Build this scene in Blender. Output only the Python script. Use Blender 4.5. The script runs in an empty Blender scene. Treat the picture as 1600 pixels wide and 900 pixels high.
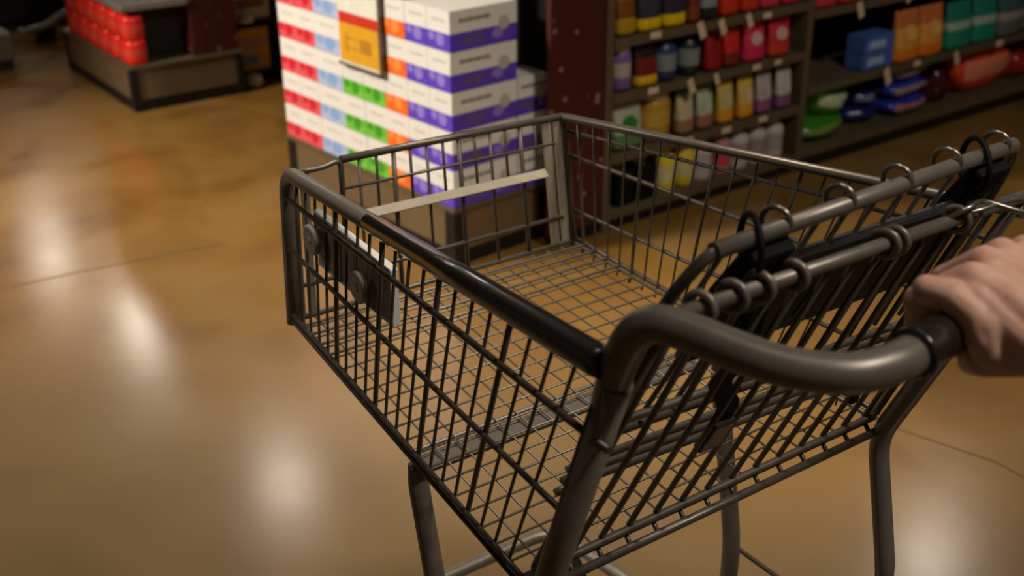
import bpy, bmesh, math, random
from mathutils import Vector, Matrix
random.seed(7)
PI = math.pi
SC = bpy.context.scene
COL = SC.collection

# ------------------------------------------------------------------ camera, world, lights, exposure
def look_matrix(pitch, roll, yaw):
    pitch, roll, yaw = map(math.radians, (pitch, roll, yaw))
    f = Vector((-math.sin(yaw)*math.cos(pitch), math.cos(yaw)*math.cos(pitch), -math.sin(pitch)))
    r = f.cross(Vector((0, 0, 1))).normalized(); u = r.cross(f)
    r2 = r*math.cos(roll) + u*math.sin(roll); u2 = -r*math.sin(roll) + u*math.cos(roll)
    return Matrix((r2, u2, -f)).transposed()
cam = bpy.data.cameras.new('camera')
co = bpy.data.objects.new('camera', cam); COL.objects.link(co)
cam.sensor_width = 36; cam.lens = 1789.8/1600*36
cam.shift_x = -6.9/1600; cam.shift_y = -71.5/1600
cam.clip_start = .02
cam.dof.use_dof = True; cam.dof.focus_distance = 1.28; cam.dof.aperture_fstop = 4.8
co.matrix_world = Matrix.Translation((-.7739, -.5914, 1.3732)) @ look_matrix(23.6, -.2976, -34.2075).to_4x4()
SC.camera = co
SC.view_settings.view_transform = 'Standard'
try: SC.view_settings.look = 'None'
except Exception: pass
SC.view_settings.gamma = 1; SC.view_settings.use_curve_mapping = False
SC.view_settings.exposure = 0.0

w = bpy.data.worlds.new('store_air'); SC.world = w; w.use_nodes = True
w.node_tree.nodes['Background'].inputs[0].default_value = (1, .82, .62, 1)
w.node_tree.nodes['Background'].inputs[1].default_value = .05

def lamp(name, typ, loc, power, color=(1, .8, .56), size=.5, target=None, angle=90, blend=.8):
    l = bpy.data.lights.new(name, typ); l.energy = power; l.color = color
    if typ == 'AREA': l.shape = 'DISK'; l.size = size
    if typ == 'SPOT': l.spot_size = math.radians(angle); l.spot_blend = blend; l.shadow_soft_size = size
    o = bpy.data.objects.new(name, l); COL.objects.link(o); o.location = loc
    if target is not None:
        o.rotation_euler = (Vector(target)-Vector(loc)).to_track_quat('-Z', 'Y').to_euler()
    return o
# ceiling spots whose mirror images lie in the polished floor
WARM = (1, .88, .74)
for q, pw in [((1.38, 11.35, 3.6), 8), ((1.76, 9.45, 3.6), 15), ((1.78, 6.18, 3.6), 8), ((4.92, 2.95, 3.6), 9)]:
    lamp('ceiling_spot', 'AREA', q, pw, size=.34, target=(q[0]*.5-.2, q[1]*.55, 0), color=WARM)
lamp('shelf_spot', 'SPOT', (-3.0, 3.0, 3.0), 1080, size=.22, target=(.45, 2.5, .35), color=(1, .90, .78), angle=58, blend=.9)
lamp('unseen_overhead_light', 'SPOT', (1.3, .1, 3.5), 330, size=.2, target=(.62, 1.1, 0), color=(1, .86, .62), angle=25, blend=.9)  # second spot, added to brighten the floor under the basket
lamp('unseen_overhead_light', 'SPOT', (-1.2, 3.4, 4.4), 160, size=.3, target=(-.1, 3.2, .0), color=WARM, angle=70, blend=1)
lamp('unseen_overhead_light', 'SPOT', (-.1, .35, 3.5), 300, size=.30, target=(.35, .95, 0), color=WARM, angle=44, blend=1)
lamp('unseen_overhead_light', 'AREA', (.9, -1.6, 3.9), 70, size=.5, target=(.4, -.2, .9), color=(1, .92, .82))  # fill light added to brighten the cart and the hand

# ------------------------------------------------------------------ materials
def lin(c):
    return tuple((x/255/12.92 if x/255 <= .04045 else ((x/255+.055)/1.055)**2.4) for x in c)+(1,)
MC = {}
def mat(name, rgb, rough=.5, metal=0, var=.12, scale=30, bump=0, coat=0, spec=None):
    if name in MC: return MC[name]
    m = bpy.data.materials.new(name); m.use_nodes = True; nt = m.node_tree; b = nt.nodes['Principled BSDF']
    tc = nt.nodes.new('ShaderNodeTexCoord'); n = nt.nodes.new('ShaderNodeTexNoise'); n.inputs['Scale'].default_value = scale
    nt.links.new(tc.outputs['Object'], n.inputs['Vector'])
    rp = nt.nodes.new('ShaderNodeMix'); rp.data_type = 'RGBA'
    c = lin(rgb)
    rp.inputs[6].default_value = tuple(x*(1-var) for x in c[:3])+(1,); rp.inputs[7].default_value = tuple(min(1, x*(1+var)) for x in c[:3])+(1,)
    nt.links.new(n.outputs['Fac'], rp.inputs[0]); nt.links.new(rp.outputs[2], b.inputs['Base Color'])
    b.inputs['Roughness'].default_value = rough; b.inputs['Metallic'].default_value = metal
    b.inputs['Coat Weight'].default_value = coat
    if spec is not None: b.inputs['Specular IOR Level'].default_value = spec
    if bump:
        bp = nt.nodes.new('ShaderNodeBump'); bp.inputs['Strength'].default_value = bump; bp.inputs['Distance'].default_value = .002
        nt.links.new(n.outputs['Fac'], bp.inputs['Height']); nt.links.new(bp.outputs[0], b.inputs['Normal'])
    MC[name] = m; return m

def floor_mat():
    m = bpy.data.materials.new('stained_concrete'); m.use_nodes = True; nt = m.node_tree; L = nt.links
    b = nt.nodes['Principled BSDF']
    tc = nt.nodes.new('ShaderNodeTexCoord')
    def noise(s, d=3, dist=.6, off=0):
        mp = nt.nodes.new('ShaderNodeMapping'); mp.inputs['Location'].default_value = (off, off*.7, 0)
        n = nt.nodes.new('ShaderNodeTexNoise'); n.inputs['Scale'].default_value = s; n.inputs['Detail'].default_value = d
        n.inputs['Distortion'].default_value = dist
        L.new(tc.outputs['Object'], mp.inputs[0]); L.new(mp.outputs[0], n.inputs['Vector']); return n
    def ramp(src, stops):
        r = nt.nodes.new('ShaderNodeValToRGB'); e = r.color_ramp.elements
        while len(e) < len(stops): e.new(.5)
        for k, (pp, c) in enumerate(stops): e[k].position = pp; e[k].color = c
        L.new(src, r.inputs[0]); return r
    n1 = noise(1.1, 4, 1.0, 3.1); n2 = noise(2.6, 5, .9, 8.0); n3 = noise(.5, 2, .3, 1.3)
    r1 = ramp(n1.outputs['Fac'], [(.30, lin((88, 58, 20))), (.46, lin((130, 95, 42))), (.60, lin((142, 108, 60))), (.75, lin((112, 90, 60)))])
    r2 = ramp(n2.outputs['Fac'], [(.32, lin((96, 60, 22))), (.52, lin((138, 100, 46))), (.72, lin((144, 115, 72)))])
    mx = nt.nodes.new('ShaderNodeMix'); mx.data_type = 'RGBA'; mx.inputs[0].default_value = .45
    L.new(r1.outputs[0], mx.inputs[6]); L.new(r2.outputs[0], mx.inputs[7])
    # nearer slab is stained paler and greyer, with some reflected sheen painted in
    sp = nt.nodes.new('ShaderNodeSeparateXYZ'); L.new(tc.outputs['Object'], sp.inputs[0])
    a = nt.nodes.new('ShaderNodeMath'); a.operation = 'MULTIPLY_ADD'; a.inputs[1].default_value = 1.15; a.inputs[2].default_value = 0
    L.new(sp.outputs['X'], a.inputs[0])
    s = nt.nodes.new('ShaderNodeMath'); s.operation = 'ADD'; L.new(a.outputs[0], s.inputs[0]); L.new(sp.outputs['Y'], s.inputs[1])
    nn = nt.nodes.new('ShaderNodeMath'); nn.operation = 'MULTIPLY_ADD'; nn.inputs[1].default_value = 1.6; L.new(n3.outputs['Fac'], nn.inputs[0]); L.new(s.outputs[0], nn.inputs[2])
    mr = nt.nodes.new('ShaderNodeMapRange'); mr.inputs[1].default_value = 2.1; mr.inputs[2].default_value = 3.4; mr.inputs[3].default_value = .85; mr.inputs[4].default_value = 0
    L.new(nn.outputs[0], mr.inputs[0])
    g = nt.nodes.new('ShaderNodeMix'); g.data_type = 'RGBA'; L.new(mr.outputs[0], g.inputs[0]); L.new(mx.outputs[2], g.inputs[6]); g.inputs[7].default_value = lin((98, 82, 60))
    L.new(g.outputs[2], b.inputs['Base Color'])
    b.inputs['Roughness'].default_value = .3
    rr = nt.nodes.new('ShaderNodeMapRange'); rr.inputs[3].default_value = .15; rr.inputs[4].default_value = .24
    L.new(n2.outputs['Fac'], rr.inputs[0]); L.new(rr.outputs[0], b.inputs['Roughness'])
    b.inputs['Specular IOR Level'].default_value = .5
    return m

STEEL = mat('cart_grey_metal', (124, 116, 106), .40, .45, .15, 60, .05)
STEELD = mat('cart_dark_wire', (96, 88, 78), .38, .5, .2, 80)
CHROME = mat('worn_zinc_wire', (150, 142, 130), .3, .85, .15, 90)
ZINC = mat('basket_floor_wire', (128, 120, 104), .42, .5, .2, 90)
BLACKP = mat('black_gloss_plastic', (34, 30, 28), .3, 0, .2, 40, 0, .4)
BLACKM = mat('matt_black_plastic', (9, 8, 8), .7, 0, .2, 30, 0, 0, .2)
FLAP = mat('seat_flap_plastic', (28, 25, 23), .42, 0, .3, 12, .1, 0, .35)
CHAR = mat('placard_grey', (140, 136, 132), .5)
WHITE = mat('white_card', (212, 208, 200), .6, 0, .05)
PALE = mat('pale_sheen_strip', (148, 138, 120), .45, .2, .15, 60)  # reflected light put into the colour of the strap and right corner strips
DISC = mat('grey_disc_plastic', (160, 154, 148), .45, 0, .15, 120, .2)
TAN = mat('fixture_tan_panel', (104, 84, 58), .5, 0, .08, 8)
KICK = mat('fixture_black', (14, 12, 11), .5)
SHELF = mat('shelf_taupe_metal', (98, 84, 62), .5, .2)
DARK = mat('shelf_back_dark', (22, 18, 15), .8)

# ------------------------------------------------------------------ mesh builder
class MB:
    def __init__(s): s.v = []; s.f = []; s.mi = []; s.sm = []
    def add(s, vs, fs, mi=0, smooth=False):
        o = len(s.v); s.v += [tuple(v) for v in vs]
        for k, f in enumerate(fs):
            s.f.append([o+i for i in f]); s.mi.append(mi if not isinstance(mi, (list, tuple)) else mi[k]); s.sm.append(smooth)
        return s
    def box(s, a, b, mi=0):
        (x0, y0, z0), (x1, y1, z1) = a, b
        return s.add([(x0, y0, z0), (x1, y0, z0), (x1, y1, z0), (x0, y1, z0), (x0, y0, z1), (x1, y0, z1), (x1, y1, z1), (x0, y1, z1)],
                     [(3, 2, 1, 0), (4, 5, 6, 7), (0, 1, 5, 4), (1, 2, 6, 5), (2, 3, 7, 6), (3, 0, 4, 7)], mi)
    def obox(s, c, ax, ay, az, mi=0):   # oriented box: centre and three half vectors
        c, ax, ay, az = map(Vector, (c, ax, ay, az))
        vs = [c+ax*i+ay*j+az*k for k in (-1, 1) for (i, j) in ((-1, -1), (1, -1), (1, 1), (-1, 1))]
        return s.add(vs, [(3, 2, 1, 0), (4, 5, 6, 7), (0, 1, 5, 4), (1, 2, 6, 5), (2, 3, 7, 6), (3, 0, 4, 7)], mi)
    def tube(s, pts, r, n=8, mi=0, closed=False, caps=True):
        P = [Vector(p) for p in pts]; N = len(P)
        R = r if isinstance(r, (list, tuple)) else [r]*N
        T = []
        for i in range(N):
            if closed: t = P[(i+1) % N]-P[i-1]
            else: t = P[min(i+1, N-1)]-P[max(i-1, 0)]
            T.append(t.normalized())
        ref = Vector((0, 0, 1)) if abs(T[0].z) < .9 else Vector((1, 0, 0))
        u = T[0].cross(ref).normalized(); vs = []
        for i in range(N):
            u = (u-T[i]*u.dot(T[i])).normalized(); w_ = T[i].cross(u)
            for k in range(n):
                a = 2*PI*k/n; vs.append(P[i]+(u*math.cos(a)+w_*math.sin(a))*R[i])
        fs = []
        for i in range(N if closed else N-1):
            j = (i+1) % N
            for k in range(n):
                l = (k+1) % n; fs.append((i*n+k, i*n+l, j*n+l, j*n+k))
        s.add(vs, fs, mi, True)
        if caps and not closed:
            o = len(s.v)-N*n
            s.f.append([o+k for k in reversed(range(n))]); s.mi.append(mi); s.sm.append(False)
            s.f.append([o+(N-1)*n+k for k in range(n)]); s.mi.append(mi); s.sm.append(False)
        return s
    def ring(s, c, nrm, R, r, n=18, m=8, mi=0, a0=0, a1=2*PI):
        nrm = Vector(nrm).normalized(); ref = Vector((0, 0, 1)) if abs(nrm.z) < .9 else Vector((1, 0, 0))
        u = nrm.cross(ref).normalized(); w_ = nrm.cross(u); full = abs(a1-a0-2*PI) < 1e-6
        pts = [Vector(c)+(u*math.cos(a0+(a1-a0)*k/n)+w_*math.sin(a0+(a1-a0)*k/n))*R for k in range(n if full else n+1)]
        return s.tube(pts, r, m, mi, closed=full)
    def lathe(s, prof, n=16, mi=0, c=(0, 0, 0), smooth=True):
        c = Vector(c); vs = []; fs = []; mis = []
        for (r, z) in prof:
            for k in range(n): vs.append(c+Vector((r*math.cos(2*PI*k/n), r*math.sin(2*PI*k/n), z)))
        for i in range(len(prof)-1):
            for k in range(n):
                l = (k+1) % n; fs.append((i*n+k, i*n+l, (i+1)*n+l, (i+1)*n+k)); mis.append(mi[i] if isinstance(mi, (list, tuple)) else mi)
        fs.append(tuple(reversed(range(n)))); mis.append(mis[0]); fs.append(tuple((len(prof)-1)*n+k for k in range(n))); mis.append(mis[-2])
        return s.add(vs, fs, mis, smooth)
    def sheet(s, rings, mi=0, smooth=True):   # closed loops stacked, capped
        n = len(rings[0]); vs = [v for rg in rings for v in rg]; fs = []; mis = []
        for i in range(len(rings)-1):
            for k in range(n):
                l = (k+1) % n; fs.append((i*n+k, i*n+l, (i+1)*n+l, (i+1)*n+k)); mis.append(mi[i] if isinstance(mi, (list, tuple)) else mi)
        fs.append(tuple(reversed(range(n)))); mis.append(mis[0]); fs.append(tuple((len(rings)-1)*n+k for k in range(n))); mis.append(mis[-2])
        return s.add(vs, fs, mis, smooth)
    def mesh(s, name, mats):
        me = bpy.data.meshes.new(name); me.from_pydata(s.v, [], s.f)
        for m in (mats if isinstance(mats, (list, tuple)) else [mats]): me.materials.append(m)
        me.polygons.foreach_set('material_index', s.mi); me.polygons.foreach_set('use_smooth', s.sm); me.update()
        return me
    def build(s, name, mats, parent=None, bevel=0):
        o = bpy.data.objects.new(name, s.mesh(name, mats)); COL.objects.link(o)
        if parent is not None:
            o.parent = parent
        if bevel:
            b = o.modifiers.new('bevel', 'BEVEL'); b.width = bevel; b.segments = 2; b.limit_method = 'ANGLE'
        return o
def empty(name, loc=(0, 0, 0), rz=0):
    o = bpy.data.objects.new(name, None); COL.objects.link(o); o.location = loc; o.rotation_euler = (0, 0, rz); o.empty_display_size = .05
    return o
def tag(o, label=None, cat=None, group=None, kind=None):
    if label: o['label'] = label
    if cat: o['category'] = cat
    if group: o['group'] = group
    if kind: o['kind'] = kind
    return o
def at_world(o, root):      # mesh written in world metres, hung under a root that only has a location
    o.parent = root; o.location = -root.location; return o
def copy_tree(o, parent=None):
    c = o.copy(); COL.objects.link(c)
    if parent is not None: c.parent = parent
    for ch in list(o.children): copy_tree(ch, c)
    return c
def V(*a): return Vector(a)
def lerp(a, b, t): return Vector(a)*(1-t)+Vector(b)*t
def fillet(pts, rad, seg=6):
    P = [Vector(p) for p in pts]; out = [P[0]]
    for i in range(1, len(P)-1):
        r = rad[i-1] if isinstance(rad, (list, tuple)) else rad
        a = (P[i-1]-P[i]); b = (P[i+1]-P[i]); d = min(r, a.length*.48, b.length*.48)
        p0 = P[i]+a.normalized()*d; p1 = P[i]+b.normalized()*d
        for k in range(seg+1):
            t = k/seg; out.append(p0*(1-t)**2+P[i]*2*t*(1-t)+p1*t*t)
    out.append(P[-1]); return out
def catmull(pts, seg=8):
    P = [Vector(p) for p in pts]; P = [P[0]*2-P[1]]+P+[P[-1]*2-P[-2]]; out = []
    for i in range(1, len(P)-2):
        for k in range(seg):
            t = k/seg; a, b, c, d = P[i-1:i+3]
            out.append(.5*((2*b)+(-a+c)*t+(2*a-5*b+4*c-d)*t*t+(-a+3*b-3*c+d)*t**3))
    out.append(P[-2]); return out

# ------------------------------------------------------------------ the setting
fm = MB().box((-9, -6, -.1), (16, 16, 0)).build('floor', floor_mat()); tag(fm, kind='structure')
jm = mat('joint_line', (92, 72, 44), .6)
def joint(pts, name):
    mb = MB()
    for a, b in zip(pts[:-1], pts[1:]):
        d = V(b[0]-a[0], b[1]-a[1], 0).normalized(); n = V(-d.y, d.x, 0)*.003
        A = V(a[0], a[1], .0006); B = V(b[0], b[1], .0006)
        mb.add([A-n, B-n, B+n, A+n], [(0, 1, 2, 3)])
    tag(mb.build(name, jm), kind='structure')
joint([(-3, 2.72), (-.15, 2.545), (.28, 2.50)], 'trim_1')
joint([(1.16, -2.5), (1.165, .5), (1.1, .70), (1.06, 1.2)], 'trim_2')
tag(MB().box((-9, -6, 4.6), (16, 16, 4.7)).build('ceiling', mat('ceiling_brown', (70, 58, 44), .9)), kind='structure')
tag(MB().box((-9, 15.9, 0), (16, 16, 4.6)).build('wall_back', mat('wall_dark', (40, 34, 28), .9)), kind='structure')
tag(MB().box((15.9, -6, 0), (16, 16, 4.6)).build('wall_right', mat('wall_dark', (40, 34, 28), .9)), kind='structure')

# ------------------------------------------------------------------ the shopping cart
BASE = V(0, .38, 0)
cart = tag(empty('shopping_cart', BASE), 'empty grey wire shopping cart with folded child seat, pushed across the floor', 'shopping cart')
def cp(mb, name, m, parent=None, bevel=0, label=None):
    o = mb.build(name, m, None, bevel)
    if parent is None: at_world(o, cart)
    else: o.parent = parent
    if label: o['label'] = label
    return o
FLt, FRt = V(-.226, .753, .856), V(.226, .753, .850)
RLt, RRt = V(-.290, .0, .938), V(.275, .02, .925)
FLb, FRb = V(-.238, .738, .647), V(.238, .738, .647)
RLb, RRb = V(-.262, .154, .613), V(.262, .154, .613)
def Lp(t, s): return lerp(lerp(FLt, RLt, t), lerp(FLb, RLb, t), s)      # t front->rear, s top->bottom
def Rp(t, s): return lerp(lerp(FRt, RRt, t), lerp(FRb, RRb, t), s)
def Fp(t, s): return lerp(lerp(FLt, FRt, t), lerp(FLb, FRb, t), s)      # t left->right
# side wire panels
def side(P, sgn, cuts, longs):
    mb = MB(); n = cuts
    for k in range(1, n):
        t = k/n; rr = (.0031 if k % 4 == 1 else .0019)*(1 if sgn < 0 else .8)
        top, bot = P(t, .02), P(t, 1.0)
        mb.tube([top, lerp(top, bot, .33), lerp(top, bot, .66), bot, bot+V(-sgn*.004, 0, -.012)], rr, 6)
    for s0, s1, rr in longs:
        pts = [P(k/10*(1.06 if sgn < 0 and s0 < .9 else 1), s0+(s1-s0)*k/10)+V(sgn*.004, 0, 0) for k in range(11)]
        mb.tube(pts, rr, 8)
    return mb
left = cp(side(Lp, -1, 21, [(.16, .235, .0036), (.50, .56, .0032), (.955, .965, .0032), (1.0, 1.0, .0036)]), 'side_panel', STEELD)
right = cp(side(Rp, 1, 21, [(.11, .13, .003), (.30, .42, .0034), (.74, .72, .003), (.98, .98, .0034)]), 'side_panel', STEELD)
# left rail: bare tube bends down the front corner, black cover from the middle back
pts = fillet([Lp(1.0, 0), Lp(.0, 0)+V(0, .0, 0), Lp(0, 1.03)+V(0, .004, 0)], .035, 8)
rail = cp(MB().tube(pts, .0105, 14), 'rim_rail', STEEL)
cov = MB().tube([Lp(1.0, 0), Lp(.985, 0), Lp(.7, 0), Lp(.38, 0)], [.0125, .0138, .0128, .0110], 16)
cp(cov, 'rail_cover', BLACKP, rail, label='glossy black plastic rail cover')
pts = fillet([Rp(1.0, 0), Rp(.0, 0), Rp(0, 1.03)], .012, 6)
cp(MB().tube(pts, .0066, 12), 'rim_rail', STEELD)
# front panel
mb = MB(); n = 17
for k in range(1, n):
    t = k/n
    if .0 < t < .17: continue
    thick = k % 4 == 2
    top = Fp(t, .0); bot = Fp(t, 1.0 if thick or k % 4 == 0 else .40)
    mb.tube([top, lerp(top, bot, .5), bot], .0034 if thick else .0022, 6)
for s0, a, b, rr in ((.19, .17, .96, .0026), (.78, .03, .97, .0034), (1.0, 0, 1, .004)):
    mb.tube([Fp(a, s0), Fp((a+b)/2, s0), Fp(b, s0)], rr, 8)
mb.tube(fillet([Fp(.175, .62), Fp(.175, 0)+V(0, 0, .003), Fp(.12, .02), Fp(.03, .02)], .02), .0042, 8)
front = cp(mb, 'front_panel', STEELD)
cp(MB().tube([Fp(.175, .0)+V(0, 0, .002), Fp(.6, 0)+V(0, 0, .002), Fp(1.0, 0)+V(0, 0, .001)], .0054, 10), 'front_rail', STEELD, front)
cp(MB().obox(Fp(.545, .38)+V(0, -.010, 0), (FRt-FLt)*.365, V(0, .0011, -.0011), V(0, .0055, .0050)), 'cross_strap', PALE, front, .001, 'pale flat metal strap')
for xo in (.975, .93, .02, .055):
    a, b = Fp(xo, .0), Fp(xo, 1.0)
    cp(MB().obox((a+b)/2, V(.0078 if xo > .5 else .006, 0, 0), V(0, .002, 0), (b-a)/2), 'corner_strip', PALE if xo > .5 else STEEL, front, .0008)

# floor of basket
mb = MB(); zf = lambda y: .613+(y-.154)/(.738-.154)*(.647-.613)
nx, ny = 17, 20
for k in range(nx+1):
    t = k/nx; mb.tube([lerp(FLb, FRb, t)+V(0, 0, -.002), lerp(RLb, RRb, t)+V(0, 0, -.002)], .0014 if k % 17 else .0034, 6)
for k in range(ny+1):
    t = k/ny; a = lerp(FLb, RLb, t); b = lerp(FRb, RRb, t); mb.tube([a, b], .0014, 6)
for t in (.045, .09, .14, .19):
    mb.tube([lerp(FLb, RLb, t)+V(0, 0, .003), lerp(FRb, RRb, t)+V(0, 0, .003)], .0021, 6)
flo = cp(mb, 'basket_floor', ZINC)
cp(MB().obox((-.0, .379, .6155), V(.252, 0, 0), V(0, .016, 0), V(0, 0, .0025)).tube([(-.25, .40, .622), (.25, .40, .622)], .003, 6), 'cross_bar', STEEL, None, .001)
# rear bottom double tubes
mb = MB()
mb.tube([RLb+V(-.002, .002, 0), RRb+V(.002, .002, 0)], .0048, 10); mb.tube([RLb+V(-.002, -.011, -.011), RRb+V(.002, -.011, -.011)], .0050, 10)
for k in range(14):
    q = lerp(RLb, RRb, (k+.5)/14); mb.tube([q+V(0, .002, .001), q+V(0, -.012, -.013)], .003, 6)
cp(mb, 'rear_bottom_bar', STEELD)
# swinging rear gate
GL, GR = V(-.256, -.037, .986), V(.252, .012, .950)
gb = RLb+V(.012, .0, .006); gc = RRb+V(-.012, .0, .006)
mb = MB(); gN = V(0, -.85, .5)
for k in range(14):
    t = (k+.35)/13.6
    if t > 1: break
    a = lerp(GL, GR, t); b = lerp(gb, gc, t)
    mb.tube([a+V(0, .004, -.004), lerp(a, b, .5), b+V(0, 0, .003)], .0033, 8)
mb.tube(fillet([GL+V(-.004, 0, 0), gb+V(-.004, -.003, .0), gc+V(.004, -.003, 0), GR+V(.004, 0, 0)], .022, 5), .0046, 8)
gate = cp(mb, 'rear_gate', STEELD)
top = cp(MB().tube([GL+V(-.004, 0, 0), GR+V(.006, 0, 0)], .0064, 14), 'top_bar', STEEL, gate)
gd = (GR-GL).normalized()
for x in (-.229, -.192, -.160, -.117, .013, .028, .13):
    q = lerp(GL, GR, (x-GL.x)/(GR.x-GL.x)); o = MB().ring(q, gd+V(.25, .35, 0), .0115, .0036, 20, 8)
    cp(o, 'hinge_ring', STEEL, gate)
# child seat back, folded flat in front of the gate
SL, SR = V(-.205, -.016, 1.016), V(.213, .004, 1.016)
dn = (RLb-V(-.262, -.02, .98)).normalized()
SLb, SRb = V(-.232, .095, .80), V(.232, .105, .79)
mb = MB()
mb.tube(fillet([SLb, lerp(SLb, SL, .82)+V(-.014, 0, 0), SL, SR, lerp(SRb, SR, .82)+V(.014, 0, 0), SRb], [.03, .016, .016, .03], 6), [.0052]*5+[.0062]*0 if False else .0056, 12)
seat = cp(mb, 'seat_back', STEELD)
cp(MB().tube([SL+V(.004, 0, 0), SR+V(-.004, 0, 0)], .0074, 14), 'top_bar', STEEL, seat)
mb = MB()
for k in range(11):
    t = (k+.5)/11; a = lerp(SL, SR, t); b = lerp(SLb, SRb, t)
    mb.tube([a, lerp(a, b, .5), b], .0026, 6)
cp(mb, 'seat_wires', STEELD, seat)
for x in (-.124, -.044, .034, .108, .187):
    q = lerp(SL, SR, (x-SL.x)/(SR.x-SL.x)); cp(MB().ring(q+V(0, .006, .003), V(1, .4, .0), .0125, .0026, 16, 8), 'hook', CHROME, seat)
for x in (-.156, .153):
    q = lerp(SL, SR, (x-SL.x)/(SR.x-SL.x)); cp(MB().ring(q+V(.006, .008, -.012), V(1, -.5, 0), .026, .003, 24, 8), 'loop', BLACKM, seat, label='large black loop')
    c = q+V(.014, .012, -.036)
    cp(MB().obox(c, V(.024, .0, 0), V(0, .008, .004), V(-.006, .014, -.024)), 'hinge_pad', BLACKM, seat, .004, 'black plastic hinge pad')
# seat bottom wires lying against the gate
mb = MB()
for k, (y, z) in enumerate(((.082, .812), (.094, .792), (.118, .752), (.126, .735), (.136, .716))):
    mb.tube(fillet([(-.232, y+.006, z-.004), (-.215, y+.004, z), (.215, y+.004, z-.02), (.232, y+.01, z-.024)], .01, 3), .0042, 8)
cp(mb, 'seat_base', STEEL)
# dark plastic leg-hole flap behind the gate bar
fc = V(.014, .044, .914); fu = V(0, -.034, .058)
mb = MB().obox(fc, V(.162, .002, -.004), fu, V(0, .006, .0035))
fl = cp(mb, 'seat_flap', FLAP, None, .005, 'folded dark plastic flap')
mb = MB()
for a in (-.09, .0, .09):
    mb.obox(fc+V(a, -.006, -.004), V(.034, 0, 0), fu*.6, V(0, .0015, .001))
cp(mb, 'flap_rib', FLAP, fl, .002)
# safety strap
mb = MB(); SP = catmull([(-.118, .012, .93), (-.110, .034, .87), (-.118, .047, .84), (-.088, .064, .80), (-.082, .082, .765)], 5)
for a, b in zip(SP[:-1], SP[1:]):
    mb.add([a+V(-.012, 0, 0), a+V(.012, -.003, 0), b+V(.012, -.003, 0), b+V(-.012, 0, 0), a+V(-.012, .003, 0), a+V(.012, 0, 0), b+V(.012, 0, 0), b+V(-.012, .003, 0)],
           [(0, 1, 2, 3), (7, 6, 5, 4), (0, 4, 5, 1), (2, 6, 7, 3), (0, 3, 7, 4), (1, 5, 6, 2)])
st = cp(mb, 'safety_strap', BLACKM)
cp(MB().obox((-.078, .088, .752), V(.014, 0, 0), V(0, .005, .003), V(0, .012, -.022)), 'buckle', BLACKP, st, .003)
for x in (.17,):
    cp(MB().obox((x, .118, .70), V(.006, 0, 0), V(0, .006, 0), V(.004, .008, -.02)), 'clip', BLACKM, seat, .002)
# frame posts
HL = V(-.281, -.014, .972); HR = V(.272, -.03, .962)
mbL = fillet([(-.252, .12, .12), (-.258, .125, .50), (-.270, .122, .588), HL-V(0, -.012, .05)], [.03, .05], 6)
mbR = fillet([(.250, .085, .12), (.258, .105, .42), (.264, .147, .588), (.266, .04, .825), HR-V(0, -.025, .05)], [.02, .03, .02], 6)
cp(MB().tube(mbL, .0140, 18), 'post', STEEL); cp(MB().tube(mbR, [.0120]*4+[.0125]*(len(mbR)-4), 16), 'post', STEEL)
# handle: swept tubes and the black grip between them
hp = [HL+V(.001, .022, -.075), HL+V(0, .010, -.035), HL+V(.003, -.003, -.004), (-.271, -.034, .9825), (-.262, -.062, .984), (-.252, -.095, .982), (-.237, -.129, .980), (-.208, -.158, .979), (-.176, -.1675, .980), (-.150, -.1665, .980)]
hpath = catmull(hp, 6)
cp(MB().tube(hpath, [.0141+.0007*min(1, k/14) for k in range(len(hpath))], 20), 'handle', STEEL, label='bent grey tube at the left end of the handle')
hp2 = [(.165, -.125, .975), (.19, -.118, .974), (.222, -.105, .974), (.25, -.075, .973), (.268, -.04, .966), HR+V(0, .015, -.045), HR+V(-.002, .03, -.075)]
cp(MB().tube(catmull(hp2, 6), .0148, 20), 'handle', STEEL, label='bent grey tube at the right end of the handle')
gp = catmull([(-.153, -.1665, .980), (-.10, -.160, .980), (0, -.145, .979), (.10, -.132, .977), (.168, -.125, .975)], 6)
grip = cp(MB().tube(gp, .0168, 20), 'grip', BLACKP, label='black handle grip')
cp(MB().ring((-.149, -.1662, .980), V(1, .1, 0), .0165, .0028, 24, 8), 'grip_collar', BLACKP, grip)
# chrome hook and black cap by the right post
mb = MB().tube(catmull([(.11, .0, .963), (.13, -.012, .975), (.16, -.006, .972), (.19, -.03, .962), (.235, -.04, .955)], 6), .0028, 8)
mb.tube(catmull([(.12, .01, .958), (.15, -.01, .967), (.20, -.015, .968), (.25, -.02, .955)], 6), .0024, 8)
cp(mb, 'wire_hook', CHROME)
# placard on the left side
pc = lerp(V(-.231, .640, .803), V(-.231, .455, .797), .5)
mb = MB().obox(pc+V(-.003, 0, 0), V(.0035, 0, 0), V(0, .098, .003), V(0, 0, .034), 0)
pl = cp(mb, 'placard', CHAR, None, .002, 'grey placard inside the side wires')
mb = MB()
mb.obox(pc+V(-.003, 0, .035), V(.005, 0, 0), V(0, .1, .003), V(0, 0, .0022)); mb.obox(pc+V(-.003, -.099, -.003), V(.005, 0, 0), V(0, .0022, 0), V(0, 0, .036))
mb.obox(pc+V(-.003, 0, -.035), V(.005, 0, 0), V(0, .1, .003), V(0, 0, .0016))
cp(mb, 'placard_edge', WHITE, pl, .001, 'white edging')
for y, z in ((.635, .806), (.510, .790)):
    x0 = -.249
    d = MB(); d.tube([(x0+.003, y, z), (x0-.002, y, z), (x0-.0035, y, z)], [.020, .020, .017], 26)
    d.tube([(x0-.003, y, z), (x0-.0045, y, z)], .005, 10)
    cp(d, 'disc', DISC, pl, label='round grey plastic fastener')
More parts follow.
